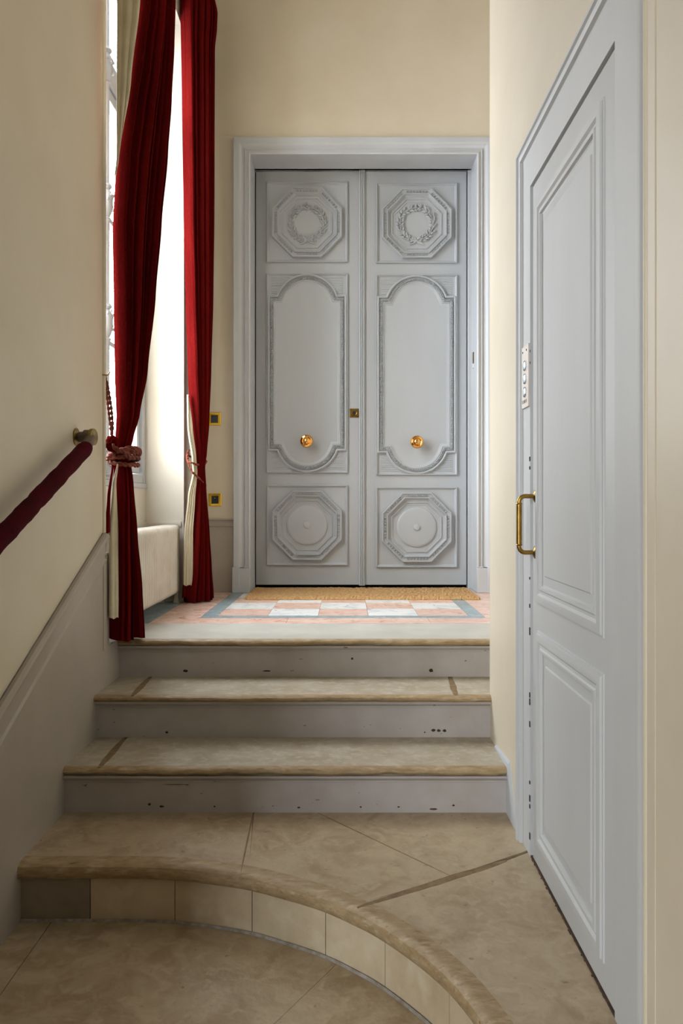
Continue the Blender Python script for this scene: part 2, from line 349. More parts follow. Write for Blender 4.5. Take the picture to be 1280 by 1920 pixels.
# brown mortar repair strip along the diagonal joint, a hair proud of the slabs
def strip(a, c, w0, w1, z, h, n=16, wob=.004):
    a = Vector(a); c = Vector(c); d = (c-a).normalized(); p = Vector((-d.y,d.x)); L_=[]; R_=[]
    for i in range(n+1):
        t_ = i/n; q = a.lerp(c, t_); ww_ = lerp(w0, w1, t_)*(.45+.9*math.sin(PI*min(1,max(0,t_)))**.6)/2
        L_.append(tuple(q+p*(ww_+random.uniform(-wob,wob)*.4))); R_.append(tuple(q-p*(ww_+random.uniform(-wob,wob)*.4)))
    return G().prism(L_+R_[::-1], z-.004, z+h)
obj('mortar_joint', strip((.03,2.094),(.49,2.368), .016, .022, Z4, .0007), M['mortar'], steps)
def line(a, c, w_, z): return strip(a, c, w_, w_, z, .0005, n=8, wob=.0006)
obj('slab_joint', line((-.313,2.30),(-.329,2.735), .004, Z4), M['mortar'], steps)
obj('slab_joint', line((-.102,2.735),(.303,2.275), .003, Z4), M['mortar'], steps)
# curved riser built of separate stones
rj = [0, near(-.80,2.34), near(-.52,2.33), near(-.295,2.27), near(-.073,2.155), near(.085,2.015), near(.215,1.82), near(.30,1.59), near(.345,1.2), len(CV)-1]
for k in range(len(rj)-1):
    g = G(); rings = []
    for i in range(rj[k], rj[k+1]+1):
        sft = .0012*(1 if i == rj[k] else -1 if i == rj[k+1] else 0); c = CV[min(i+1,len(CV)-1)]-CV[max(i-1,0)]; c = c.normalized()*sft
        q = [offc(i,d)+c for d in (.026,.06)]
        rings.append([(q[0].x,q[0].y,Z0), (q[0].x,q[0].y,Z4-.054), (q[1].x,q[1].y,Z4-.054), (q[1].x,q[1].y,Z0)])
    g.loft(rings)
    obj('riser_stone', g, M['blockd'] if k == 0 else M['blockr'], steps, label='darker grey riser stone' if k == 0 else None, smooth=40)
g = G(); g.loft([[(offc(i,.018).x,offc(i,.018).y,Z0+.0005),(offc(i,.022).x,offc(i,.022).y,Z0+.008),(offc(i,.028).x,offc(i,.028).y,Z0+.0005)] for i in range(len(CV))])
obj('base_mortar', g, mat('pale_fillet', (160,154,146), .7, c2=(122,112,100), scale=40), steps)
# straight steps: slab profile swept along x, with diagonal joints
def tread(z, yn, yb, th, joints, x0, x1, mtop, mnose, label=None):
    prof = [(0,-th*.55),(.002,-th*.3),(.007,-.004),(.016,0)]
    under = [(.006,-th*.85),(.016,-th),(.05,-th)]
    edges = [(x0,x0)]+joints+[(x1,x1)]
    for k in range(len(edges)-1):
        (a0,a1),(c0,c1) = edges[k], edges[k+1]
        e = .009 if (0 < k) else 0; f_ = .009 if k < len(edges)-2 else 0
        XA = lambda y: lerp(a0, a1, (y-yn)/(yb-yn))+e
        XC = lambda y: lerp(c0, c1, (y-yn)/(yb-yn))-f_
        g = G(); sec = [(.016,0),(yb-yn,0),(yb-yn,-th),(.016,-th)]
        g.loft([[(X(yn+dy), yn+dy, z+dz) for dy, dz in sec] for X in (XA, XC)])
        obj('stone_slab', g, mtop, steps, smooth=0)
    # nosing: one long worn edge, slightly wavy
    g = G(); rings = []; n = 90
    sec = [(.030,.0004),(.016,.0004),(.007,-.004),(.002,-th*.3),(0,-th*.55),(.006,-th*.85),(.016,-th),(.030,-th)]
    for i in range(n+1):
        x = lerp(x0, x1, i/n); wv = .0022*math.sin(i*.21)+.0014*math.sin(i*.77+1)+random.uniform(-.0009,.0009)
        rings.append([(x, yn+dy+(wv if dy < .02 else 0), z+dz+(wv*.5 if -th < dz < 0 else 0)) for dy, dz in sec])
    g.loft(rings); obj('nosing', g, mnose, steps)
    for (p, q) in joints:
        g = strip((p, yn+.012), (q, yb-.004), .022, .016, z, .0006, n=10); obj('mortar_joint', g, M['mortar'], steps)
def PX(px, y): return (px-VX)*y/F
tread(Z3, 2.715, 3.09, .028, [(PX(184,2.715),PX(236,3.085))], XL, XR, M['tread'], M['nose'])
tread(Z2, 3.046, 3.40, .026, [(PX(247,3.046),PX(281,3.385)),(PX(855,3.046),PX(844,3.385))], XL, 1.4, M['tread'], M['nose'])
tread(Z1, 3.364, 3.824, .028, [], XL-.0, 1.4, M['nosegrey'], M['nose'])
def riser(y, z0, z1, x0, x1):
    g = G(); sec = [(0,z0),(0,z1-.028),(-.004,z1-.026),(-.004,z1-.020),(-.010,z1-.017),(-.016,z1-.010),(-.020,z1-.007),(-.020,z1),(.02,z1),(.02,z0)]
    g.loft([[(x, y+dy, z) for dy, z in sec] for x in (x0, x1)])
    return obj('riser', g, M['riser'], steps, smooth=25)
riser(2.737, Z4, Z3-.028, XL, XR); riser(3.080, Z3, Z2-.026, XL, XR); riser(3.390, Z2, Z1-.028, XL, 1.4)
def blob(cx, cz, y, rx, rz, n=9):
    return G().loft([[(cx+rx*(1+.0*k)*math.cos(2*PI*i/n)*random.uniform(.7,1.1), yy, cz+rz*math.sin(2*PI*i/n)*random.uniform(.7,1.1)) for i in range(n)] for k, yy in enumerate((y-.0008, y+.002))])
for (px, py, y, rx, rz) in ((348,1258,3.39,.012,.007),(808,1257,3.39,.010,.008),(313,1373,3.08,.007,.005),(812,1369,3.08,.009,.006),(822,1370,3.08,.009,.006),(833,1370,3.08,.009,.006),(796,1373,3.08,.004,.003),
        (280,1508,2.737,.006,.005),(303,1512,2.737,.009,.004),(402,1512,2.737,.004,.003),(676,1513,2.737,.004,.003),(850,1510,2.737,.005,.004),(747,1513,2.737,.005,.003),(560,1514,2.737,.007,.003),(812,1517,2.737,.014,.004),(330,1471,2.737,.05,.0012),(190,1464,2.737,.09,.0012),(500,1258,3.39,.02,.004),(660,1235,3.39,.007,.006)):
    obj('paint_chip', blob(PX(px,y), (VY-py)*y/F, y, rx, rz), M['chip'], steps)
# ------------------------------------------------------------------ floors
fl = thing('floor', (-.5, 1.6, Z0), 'limestone slab floor at the foot of the curved step', kind='structure')
g = G().box(-4.2, 2.6, -4.4, 2.6, -1.95, Z0-.006)
obj('mortar_bed', g, M['mortar'], fl, smooth=0)
inner = [tuple(offc(i,.024)) for i in range(len(CV))]
def clipx(poly, a, c, keep):       # keep the part of poly on the left (keep=1) or right (-1) of the directed line a-c
    out = []; f_ = lambda p: keep*((c[0]-a[0])*(p[1]-a[1])-(c[1]-a[1])*(p[0]-a[0]))
    for i, p in enumerate(poly):
        q = poly[(i+1) % len(poly)]; fp, fq = f_(p), f_(q)
        if fp >= 0: out.append(p)
        if fp*fq < 0: t_ = fp/(fp-fq); out.append((lerp(p[0],q[0],t_), lerp(p[1],q[1],t_)))
    return out
base = inner+[(.35,0.4),(-1.0,.4)]
pA = clipx(base, (-.901,2.338), (-.898,.4), -1)
rest = clipx(base, (-.898,2.338), (-.895,.4), 1)
jd = ((-.173,1.905),(-.049,2.109)); jd2 = ((-.1715,1.905),(-.0475,2.109))
pB = clipx(rest, jd[0], jd[1], 1); pC = clipx(rest, jd2[0], jd2[1], -1)
for p in (pA, pB, pC): obj('stone_slab', G().prism(p, Z0-.006, Z0), M['stone'], fl, smooth=0)
for i in range(-4, 3):
    for j in range(-5, 1):
        x, y = i*.96, j*.93
        if y < .4: obj('stone_slab', G().box(x+.0015, x+.9585, y+.0015-.5+.45-.02, min(y+.9285-.07, .398), Z0-.006, Z0), M['stone'], fl, smooth=0)
lf = thing('floor_landing', (0, 4.4, Z1), 'marble landing floor with a pink and white chequer inside a blue grey border', kind='structure')
obj('mortar_bed', G().box(-1.23, 1.4, 3.83, 5.55, Z1-.10, Z1-.008).box(-1.23, -1.0, 3.19, 3.83, -1.2, Z1-.008), M['mortar'], lf, smooth=0)
ts = .2655; x0c = -.6805; y0c = 4.097; gp = .0008
def tile(x0, x1, y0, y1, m, name='marble_tile'):
    dz = random.uniform(-.0003, .0003)
    obj(name, G().box(x0+gp, x1-gp, y0+gp, y1-gp, Z1-.012, Z1+dz), m, lf, smooth=0)
for i in range(5):
    for j in range(4):
        y1_ = min(y0c+ts*(j+1)*.985, 5.165)
        tile(x0c+ts*i, x0c+ts*(i+1), y0c+ts*j*.985, y1_, M['whitem'] if (i+j) % 2 else M['pink'])
xr = x0c+5*ts
tile(x0c-.08, xr+.078, 4.015, 4.095, M['blue'], 'border_strip'); tile(x0c-.08, x0c, 4.097, 5.165, M['blue'], 'border_strip'); tile(xr, xr+.078, 4.097, 5.165, M['blue'], 'border_strip')
for a, c in ((-.98,-.30),(-.30,.42),(.42,1.40)): tile(a, c, 3.826, 4.013, M['pink'], 'border_tile')
for a, c in ((4.015,4.55),(4.55,5.165)):
    tile(-.98, x0c-.08, a, c, M['pink'], 'border_tile'); tile(xr+.078, 1.40, a, c, M['pink'], 'border_tile')
tile(-1.218, -.982, 3.826, 4.685, M['blue'], 'border_strip'); tile(-1.218, -1.0, 3.19, 3.824, M['nosegrey'], 'border_strip')
tile(-.66, .868, 5.167, 5.50, M['nosegrey'], 'threshold_stone')
# ------------------------------------------------------------------ double door
YD, S = 5.40, 268.5
mpD = lambda u, v, h: (u, YD-h, v)
def DX(px): return (px-VX)/S
def DZ(py): return (VY-py)/S
def frameprof(wd, h): return [(0,0),(0,h*.7),(wd*.15,h),(wd*.35,h),(wd*.5,h*.55),(wd*.7,h*.45),(wd*.8,h*.15),(wd,0)]
def octo(cx, cz, R):
    return [(cx+R/math.cos(PI/8)*math.cos(PI/8+k*PI/4), cz+R/math.cos(PI/8)*math.sin(PI/8+k*PI/4)) for k in range(8)]
def wreath(g, cx, cz):
    for k in range(34):
        a = 2*PI*k/34+random.uniform(-.06,.06)
        d = abs((a-1.5*PI+PI) % (2*PI)-PI)
        sgn = 1 if math.cos(a) > 0 else -1
        tang = a+sgn*PI/2
        for rr, sp in ((.130, -.75), (.100, .75)):
            r_ = rr+random.uniform(-.006,.006)
            g.dome(mpD, cx+r_*math.cos(a), cz+r_*math.sin(a), .001, random.uniform(.015,.021), random.uniform(.0065,.009), random.uniform(.013,.020), tang+sgn*sp*random.uniform(.6,1.3))
        if k % 2: g.dome(mpD, cx+.115*math.cos(a), cz+.115*math.sin(a), .004, .007, .007, .013, 0)
    g.tube([mpD(cx+.115*math.cos(2*PI*i/40), cz+.112*math.sin(2*PI*i/40), .005) for i in range(40)], .005, 6, closed=True)
    for s_ in (-1, 1):          # ribbon bow
        g.tube([mpD(cx+s_*x, cz-.118+z, .011) for x, z in ((0,0),(.018,.018),(.034,.016),(.036,.004),(.018,-.004),(0,0))], .005, 6)
        g.tube([mpD(cx+s_*x, cz-.118+z, .008) for x, z in ((0,0),(.016,-.014),(.034,-.022),(.050,-.024))], .005, 6)
    g.dome(mpD, cx, cz-.118, .006, .010, .008, .014, 0)
def octagon(parent, cx, cz, kind):
    R = .243
    g = G().sweep(octo(cx,cz,R), [(0,0),(0,.024),(.003,.032),(.010,.032),(.012,.022),(.034,.018),(.036,.029),(.041,.029),(.046,.018),(.051,.010),(.054,.010),(.056,.005),(.066,.005),(.069,.011),(.074,.011),(.077,.003),(.090,.003),(.093,-.003)], mpD)
    om = obj('octagon_moulding', g, M['grey'], parent, smooth=30)
    g = G(); P = octo(cx,cz,R-.023)
    for i in range(8):
        a = Vector(P[i]); c = Vector(P[(i+1) % 8]); d = (c-a).normalized(); ang = math.atan2(d.y, d.x); L_ = (c-a).length
        for k in range(7):
            q = a+d*(L_*(k+.5)/7*.84+L_*.08)
            if kind == 'wreath': 
                for e in (-.004,.004): g.dome(mpD, q.x+d.x*e, q.y+d.y*e, .018, .0095, .0024, .010, ang+PI/2+.12*(1 if e > 0 else -1), n=6)
            else:
                g.dome(mpD, q.x, q.y, .018, .0095, .0045, .011, ang+PI/2+.1, n=6)
                g.dome(mpD, q.x+d.x*.009, q.y+d.y*.009, .018, .0085, .0018, .009, ang+PI/2-.25, n=6)
    obj('egg_and_dart', g, M['grey'], om, smooth=40)
    if kind == 'wreath':
        g = G(); wreath(g, cx, cz); obj('carved_wreath', g, M['grey'], parent, smooth=50)
    else:
        g = G().lathe([(.1385,0),(.1385,.007),(.134,.010),(.120,.011),(.03,.013),(.0001,.013)], mpD(cx,cz,0), (0,-1,0), 72)
        obj('round_boss', g, M['grey'], parent, smooth=30)
        g = G().lathe([(.024,.010),(.024,.017),(.020,.021),(.010,.023),(.0001,.0235)], mpD(cx,cz,0), (0,-1,0), 32)
        obj('centre_button', g, M['grey'], parent, smooth=30)
def midpath(cx, zt_, zb, ct, cb):      # outline with arched ends and square shoulders; counter-clockwise seen from the front
    hw, R = .268, .218
    P = [(cx-hw, zb),]
    th = math.acos(min(1, .0+math.sqrt(max(0, R*R-(ct-zt_)**2))/R)) if False else None
    xb = math.sqrt(R*R-(cb-zb)**2); a0 = math.atan2(zb-cb, -xb); a1 = math.atan2(zb-cb, xb)
    a0 = a0 if a0 < 0 else a0-2*PI
    for k in range(33):
        a = lerp(a0, a1, k/32); P.append((cx+R*math.cos(a), cb+R*math.sin(a)))
    P += [(cx+hw, zb), (cx+hw, zt_)]
    xt = math.sqrt(R*R-(zt_-ct)**2); a0 = math.atan2(zt_-ct, xt); a1 = math.atan2(zt_-ct, -xt)
    for k in range(33):
        a = lerp(a0, a1, k/32); P.append((cx+R*math.cos(a), ct+R*math.sin(a)))
    P.append((cx-hw, zt_)); return P, R
def along(P, off, step):
    """points at a spacing along the closed path moved inwards"""
    out = []; N = len(P); Q = []
    for i in range(N):
        p = Vector(P[i]); a = Vector(P[i-1]); c = Vector(P[(i+1) % N]); d1 = (p-a).normalized(); d2 = (c-p).normalized()
        n1 = Vector((-d1.y,d1.x)); n2 = Vector((-d2.y,d2.x)); Q.append(p+(n1+n2)/max(.35,1+n1.dot(n2))*off)
    rem = 0
    for i in range(N):
        a, c = Q[i], Q[(i+1) % N]; L_ = (c-a).length
        if L_ < 1e-6: continue
        d = (c-a)/L_; s_ = rem
        while s_ < L_: out.append((a+d*s_, math.atan2(d.y,d.x))); s_ += step
        rem = s_-L_
    return out
def leaf(name, x0, x1, cxpx, dy, label):
    cx = DX(cxpx)
    o = thing(name, ((x0+x1)/2, YD, -.573), label, kind='structure')
    g = G().box(x0, x1, YD, YD+.05, -.568, 2.318); obj('leaf_board', g, M['grey'], o, bev=.003)
    hw = .283
    def Z(py, k): return DZ(py+dy*k)
    for (a, c, k, kind) in ((492.7,342.3,.4,'wreath'),(1060,909.3,1,'boss')):
        z0, z1 = Z(a,k), Z(c,k)
        obj('panel_frame', G().sweep(rect(cx-hw,cx+hw,z0,z1), frameprof(.020,.017), mpD), M['grey'], o, smooth=30)
        octagon(o, cx, Z(419 if kind == 'wreath' else 984.7, k), kind)
    z0, z1 = Z(887.2,1), Z(513.4,.6)
    obj('panel_frame', G().sweep(rect(cx-hw,cx+hw,z0,z1), frameprof(.016,.017), mpD), M['grey'], o, smooth=30)
    zt_, zb, ct, cb = Z(555.6,.6), Z(844,1), Z(574.8,.6), Z(825.7,1)
    P, R = midpath(cx, zt_, zb, ct, cb)
    arch = obj('arched_moulding', G().sweep(P, [(-.008,0),(-.007,.015),(0,.020),(.006,.017),(.009,.003),(.012,.003),(.014,.007),(.024,.010),(.034,.007),(.036,.010),(.041,.010),(.044,.005),(.050,.004),(.053,.002),(.060,0)], mpD), M['grey'], o, smooth=30)
    g = G()
    for k, (p, a) in enumerate(along(P, .024, .0125)):
        for s_ in (-1,1):
            g.dome(mpD, p.x-math.sin(a)*s_*.004, p.y+math.cos(a)*s_*.004, .006, .0095, .0038, random.uniform(.010,.016), a+s_*.6+random.uniform(-.2,.2), n=6)
    obj('leaf_garland', g, M['grey'], arch, smooth=50)
    g = G()
    for (v0, v1, cc) in ((zt_+.014, z1-.024, ct), (z0+.024, zb-.014, cb)):
        n = 10
        for k in range(n):
            v = lerp(v0, v1, (k+.5)/n); xa = math.sqrt(max(.0001, (R+.014)**2-(v-cc)**2)) if abs(v-cc) < R+.014 else 0
            if xa < .252:
                for s_ in (-1,1):
                    a, c = sorted((cx+s_*max(xa,.09), cx+s_*.250))
                    g.add([mpD(a,v-.0028,0),mpD(c,v-.0028,0),mpD(c,v,.0035),mpD(a,v,.0035),mpD(a,v+.0028,0),mpD(c,v+.0028,0)], [(0,1,2,3),(3,2,5,4),(0,3,4),(1,5,2),(0,4,5,1)])
    obj('reeded_spandrel', g, M['grey'], arch, smooth=0)
    return o, cx
d1, c1 = leaf('door_1', DX(479)+.002, DX(678), 575.8, 0, 'left leaf of the grey carved double door with brass lock')
d2, c2 = leaf('door_2', DX(679), DX(875)-.002, 780.6, 3.8, 'right leaf of the grey carved double door without a lock')
g = G().sweep([(DX(673),-.572),(DX(673),2.322)], [(0,0),(0,.012),(-.008,.018),(-.014,.012),(-.020,.020),(-.028,.012),(-.034,.018),(-.041,.010),(-.041,0)], mpD, closed=False)
obj('astragal', g, M['grey'], d1, smooth=40)
for o, px, py in ((d1,575.3,828.4),(d2,780,830)):
    g = G().lathe([(.020,0),(.020,.006),(.013,.010),(.011,.030),(.018,.038),(.036,.044),(.044,.054),(.045,.062),(.040,.072),(.030,.076),(.026,.074),(.021,.080),(.012,.086),(.0001,.088)], mpD(DX(px),DZ(py),0), (0,-1,0), 40)
    obj('door_knob', g, M['brass'], o, label='polished brass knob', smooth=30)
lx, lz = DX(664), DZ(774.6)
lk = obj('lock_plate', G().box(lx-.031, lx+.031, YD-.006, YD, lz-.031, lz+.031), M['abrass'], d1, label='square brass lock plate', bev=.002)
obj('lock_cylinder', G().lathe([(.022,.005),(.022,.012),(.018,.016),(.013,.014),(.012,.008)], mpD(lx,lz,0), (0,-1,0), 28), M['oldbrass'], lk)
obj('keyhole', G().lathe([(.011,.008),(.011,.0125),(.001,.013)], mpD(lx,lz,0), (0,-1,0), 20), M['dark'], lk)
obj('key_slot', G().box(lx-.0015, lx+.0015, YD-.0145, YD-.012, lz-.007, lz+.007), M['chrome'], lk)
# dark void behind the gaps, closing the opening
obj('wall_behind_door', G().box(-.75, .95, 5.47, 5.52, -.62, 2.45), M['dark'], label='dark space behind the double door', kind='structure', smooth=0)
# architrave, jambs, soffit
YA = 5.142
tf = thing('trim_1', (.104, YA, Z1), 'grey moulded architrave around the double door', kind='structure')
mpA = lambda u, v, h: (u, YF-h, v)
xl, xr_, zt2 = -.638, .868, 2.322
# path up the left, across and down the right; inward offset is towards the wall (outside of the opening)
ap = [(-.0,.0)]
arch_prof = [(.004,-.26),(0,-.26),(0,.030),(.006,.034),(.012,.034),(.015,.026),(.030,.024),(.033,.028),(.036,.028),(.038,.018),(.052,.020),(.066,.030),(.074,.036),(.080,.038),(.110,.038),(.112,.034),(.114,0)]
path = [(xl,-.594+.17),(xl,zt2),(xr_,zt2),(xr_,-.594+.17)]
obj('architrave', G().sweep(path, arch_prof, mpA, closed=False, caps=False), M['trim'], tf, smooth=30)
for sx_ in (-1,1):
    xx = xl if sx_ < 0 else xr_
    a, c = sorted((xx, xx+sx_*.118))
    g = G().box(a, c, YA-.012, YF-.0005, Z1, -.594+.165)
    j0, j1 = sorted((xx, xx+sx_*.009)); g.box(j0, j1, YF-.001, YF+.26, Z1, -.594+.172)
    i0, i1 = sorted((xx+sx_*.002, xx+sx_*.045)); g.box(i0, i1, YA-.004, YF, -.594+.165, -.594+.175)
    o0, o1 = sorted((xx+sx_*.07, xx+sx_*.119)); g.box(o0, o1, YA-.018, YF, Z1, -.594+.172)
    obj('plinth_block', g, M['trim'], tf, bev=.003)
obj('soffit_stop', G().box(xl, xr_, YD-.035, YD-.004, 2.322, 2.35).box(xl,xr_,YD-.06,YD-.02,2.338,2.36), M['trim'], tf, bev=.003)
obj('door_stop', G().box(xr_-.022, xr_+.01, YD-.02, YD+.06, Z1, 2.322), M['trim'], tf, bev=.003)
xh = PX(884.3, 5.30)
obj('hinge_scar', G().loft([[(xr_-.006+.0, 5.27+w_*.012, z) for w_ in (-1,1)]+[(xr_+.001, 5.27+w_*.012, z) for w_ in (1,-1)] for z in (.955,1.03)]), M['oldbrass'], tf, label='bare tarnished metal patch')
obj('paper_tag', G().box(xr_-.007, xr_+.001, 5.258, 5.282, .92, .95), M['label'], tf, label='small pale paper tag')
# ------------------------------------------------------------------ door mat
g = G(); nx, ny = 150, 26; xa, xb_, ya, yb_ = -.632, .828, 4.765, 5.30
H = {}
vs = []
for j in range(ny+1):
    for i in range(nx+1):
        e = (i in (0,nx)) or (j in (0,ny))
        vs.append((lerp(xa,xb_,i/nx)+(random.uniform(-.004,.004) if e else random.uniform(-.002,.002)), lerp(ya,yb_,j/ny)+(random.uniform(-.005,.005) if e else 0), Z1+(.003 if e else random.uniform(.016,.024))))
fs = [(j*(nx+1)+i, j*(nx+1)+i+1, (j+1)*(nx+1)+i+1, (j+1)*(nx+1)+i) for j in range(ny) for i in range(nx)]
g.add(vs, fs); k0 = len(g.v)
g.add([(x,y,Z1+.001) for (x,y,z) in vs if 1], fs)
ed = [i for i in range(nx+1)]+[(j+1)*(nx+1)-1 for j in range(1,ny+1)]+[ny*(nx+1)+i for i in range(nx-1,-1,-1)]+[j*(nx+1) for j in range(ny-1,0,-1)]
for a, c in zip(ed, ed[1:]+ed[:1]): g.f.append((a, c, c+k0, a+k0))
obj('door_mat', g, M['coir'], None, 'golden brown coir mat lying along the foot of the double door', 'doormat', smooth=0, merge=False)
# ------------------------------------------------------------------ lift door (right wall)
XE = .572
mpE = lambda u, v, h: (XE-h, -u, v)       # u = -y, so the face reads counter-clockwise from the stair
te = thing('trim_2', (XE, 2.0, Z4), 'pale grey frame of the lift door with moulded outer edge', kind='structure')
g = G()
def casing(y0, y1, z0, z1): g.box(XE-.003, XB+.002, y0, y1, z0, z1)
casing(2.395, 2.522, Z4, 1.095); casing(1.492, 1.640, Z4, 1.095); casing(1.640, 2.395, .982, 1.095)
obj('frame_board', g, M['lift'], te, smooth=0)
pr = [(0,-.006),(0,.018),(.004,.021),(.012,.021),(.015,.015),(.020,.013),(.024,.015),(.030,.013),(.033,.004),(.036,.003)]
g = G().sweep([(-1.486,1.130),(-2.524,1.130),(-2.524,Z4)], pr, mpE, closed=False)
g.sweep([(-1.486,Z4),(-1.486,1.130)], [(0,-.006),(0,.008),(.005,.010),(.014,.010),(.018,.004),(.02,.003)], mpE, closed=False)
obj('outer_moulding', g, M['lift'], te, smooth=30)
de = thing('door_3', (XE, 2.0, -1.085), 'pale grey panelled lift door on the right with brass pull handle', kind='structure')
g = G()
YE0, YE1, ZE0, ZE1 = 1.644, 2.374, -1.088, .974
g.sweep([(-YE1,ZE0),(-YE0,ZE0),(-YE0,ZE1),(-YE1,ZE1)], [(0,-.034),(0,-.006),(.002,-.002),(.006,0)], mpE)
g.face([mpE(u,v,0) for u,v in rect(-YE1+.006,-YE0-.006,ZE0+.006,ZE1-.006)])
obj('leaf_board', g, M['lift'], de, smooth=40)
def epanel(y0, y1, z0, z1, fld):
    pf = [(0,0),(.002,.004),(.006,.004),(.008,.009),(.020,.012),(.030,.010),(.036,.004),(.044,.005),(.048,.009),(.055,.009),(.058,.002),(.066,-.001),(.075,0)]
    obj('panel_moulding', G().sweep(rect(-y1,-y0,z0,z1), pf, mpE), M['lift'], de, smooth=30)
    g = G().sweep(rect(-y1+.088,-y0-.088,z0+fld,z1-fld), [(0,0),(.002,.003),(.004,.004)], mpE)
    g.face([mpE(u,v,.004) for u,v in rect(-y1+.092,-y0-.092,z0+fld+.004,z1-fld-.004)])
    obj('raised_field', g, M['lift'], de, smooth=20)
epanel(1.712, 2.312, -.300, .902, .088); epanel(1.712, 2.305, -1.020, -.378, .088)
# chips along the groove
for (py, s_) in ((657,.004),(679,.004),(860,.007),(877,.005),(1085,.004),(1137,.006),(1180,.004),(1186,.010),(1305,.008),(1318,.010),(1360,.009),(1470,.005),(1500,.010),(1515,.006),(1571,.010)):
    z = (VY-py)*2.385/F
    obj('paint_chip', G().box(XE-.0042, XE-.002, 2.395, 2.395+.008, z-s_, z+s_), M['dark'], te)
obj('floor_gap', G().box(XE-.002, XE+.03, YE0, YE1+.02, Z4-.002, -1.089), M['chip'], de, smooth=0)
g = G(); 
for k in range(26):
    y = 2.36-k*.027+random.uniform(-.01,.01); g.box(XE-.0015-random.uniform(0,.004), XE+.0, y, y+random.uniform(.004,.016), Z4-.001, Z4+.0008)
ob = obj('sill_grime', g, M['chip'], de, smooth=0); ob['kind'] = 'stuff'
# pull handle
hy = 2.337; xb2 = XE-.050; zt3, zb3 = .022, -.148
hd = obj('pull_handle', (lambda: G().tube(
    [(XE-.002,hy,zt3)]+[(xb2+.018-.018*math.sin(a), hy, zt3-.018+.018*math.cos(a)) for a in [k*PI/2/8 for k in range(9)]]
    +[(xb2+.018-.018*math.cos(a), hy, zb3+.018-.018*math.sin(a)) for a in [k*PI/2/8 for k in range(9)]]+[(XE-.002,hy,zb3)], .0068, 16))(), M['abrass'], de, label='aged brass pull handle', smooth=50)
obj('grip', G().lathe([(.0068,0),(.0086,.002),(.0086,.126),(.0068,.128)], (xb2,hy,-.127), (0,0,1), 20), M['abrass'], hd)
for z in (-.001, -.125): obj('collar', G().lathe([(.008,-.003),(.0098,0),(.008,.003)], (xb2,hy,z), (0,0,1), 20), M['abrass'], hd)
for z in (zt3, zb3): obj('rose', G().lathe([(.019,0),(.019,.003),(.014,.006),(.008,.009)], (XE,hy,z), (-1,0,0), 24), M['oldbrass'], hd)
# call button plate
cp = thing('call_button_plate', (XE, 2.438, .30), 'upright steel plate with three round buttons on the lift door frame', 'button plate')
obj('plate', G().box(XE-.009, XE-.0028, 2.395, 2.482, .302, .497), M['steel'], cp, bev=.001)
for z in (.434,.3926,.351):
    bt = obj('button', G().lathe([(.0165,0),(.0165,.003),(.014,.004),(.0135,.001)], (XE-.009,2.438,z), (-1,0,0), 28), M['chrome'], cp)
    obj('button_face', G().lathe([(.012,0),(.012,.004),(.009,.0055),(.001,.006)], (XE-.009,2.438,z), (-1,0,0), 24), M['lens'], bt)
for y in (2.417,2.466): obj('screw', G().lathe([(.003,0),(.003,.0012),(.001,.0014)], (XE-.009,y,.480), (-1,0,0), 12), M['dark'], cp)
g = G()
for k in range(5):
    y = 2.470-k*.0115; z = .322; xx = XE-.0096
    g.box(xx, xx+.0007, y-.0012, y, z-.005, z+.005)
    if k in (0,2,4): g.box(xx, xx+.0007, y-.006, y, z+.0038, z+.005)
    if k in (0,1,3): g.box(xx, xx+.0007, y-.006, y, z-.005, z-.0038)
    if k in (2,4): g.box(xx, xx+.0007, y-.006, y-.0048, z-.005, z+.005)
obj('engraved_letters', g, M['black'], cp, smooth=0)
# ------------------------------------------------------------------ switches on the far wall
def switch(pxc, pyc, kind, label):
    y = YF-.006; x = (pxc-VX)*y/F; z = (VY-pyc)*y/F; h = .043
    o = thing('wall_socket' if kind else 'light_switch', (x,y,z-h), label, 'socket' if kind else 'switch')
    mp = lambda u, v, hh: (u, y-hh, v)
    obj('frame_plate', G().sweep(rect(x-h,x+h,z-h,z+h), [(0,0),(.001,.007),(.004,.009),(.016,.006),(.020,.003)], mp), M['gilt'], o, smooth=25)
    k_ = obj('insert' if kind else 'rocker', G().sweep(rect(x-.024,x+.024,z-.027,z+.027), [(0,0),(.0005,.005),(.002,.0065)], mp).face([mp(u,v,.0065) for u,v in rect(x-.022,x+.022,z-.025,z+.025)]), M['black'], o, smooth=20)
    if kind:
        for dx in (-.008,.008): obj('pin_hole', G().lathe([(.0026,.006),(.0026,.0068),(.001,.0068)], mp(x+dx,z-.002,0), (0,-1,0), 10), M['dark'], k_)
        obj('earth_pin', G().lathe([(.0024,.006),(.0024,.012),(.001,.013)], mp(x,z+.011,0), (0,-1,0), 10), M['steel'], k_)
switch(402.0, 785.7, 0, 'upper gilt framed switch with dark rocker by the right curtain')
switch(403.0, 937.0, 1, 'lower gilt framed socket with black insert by the right curtain')
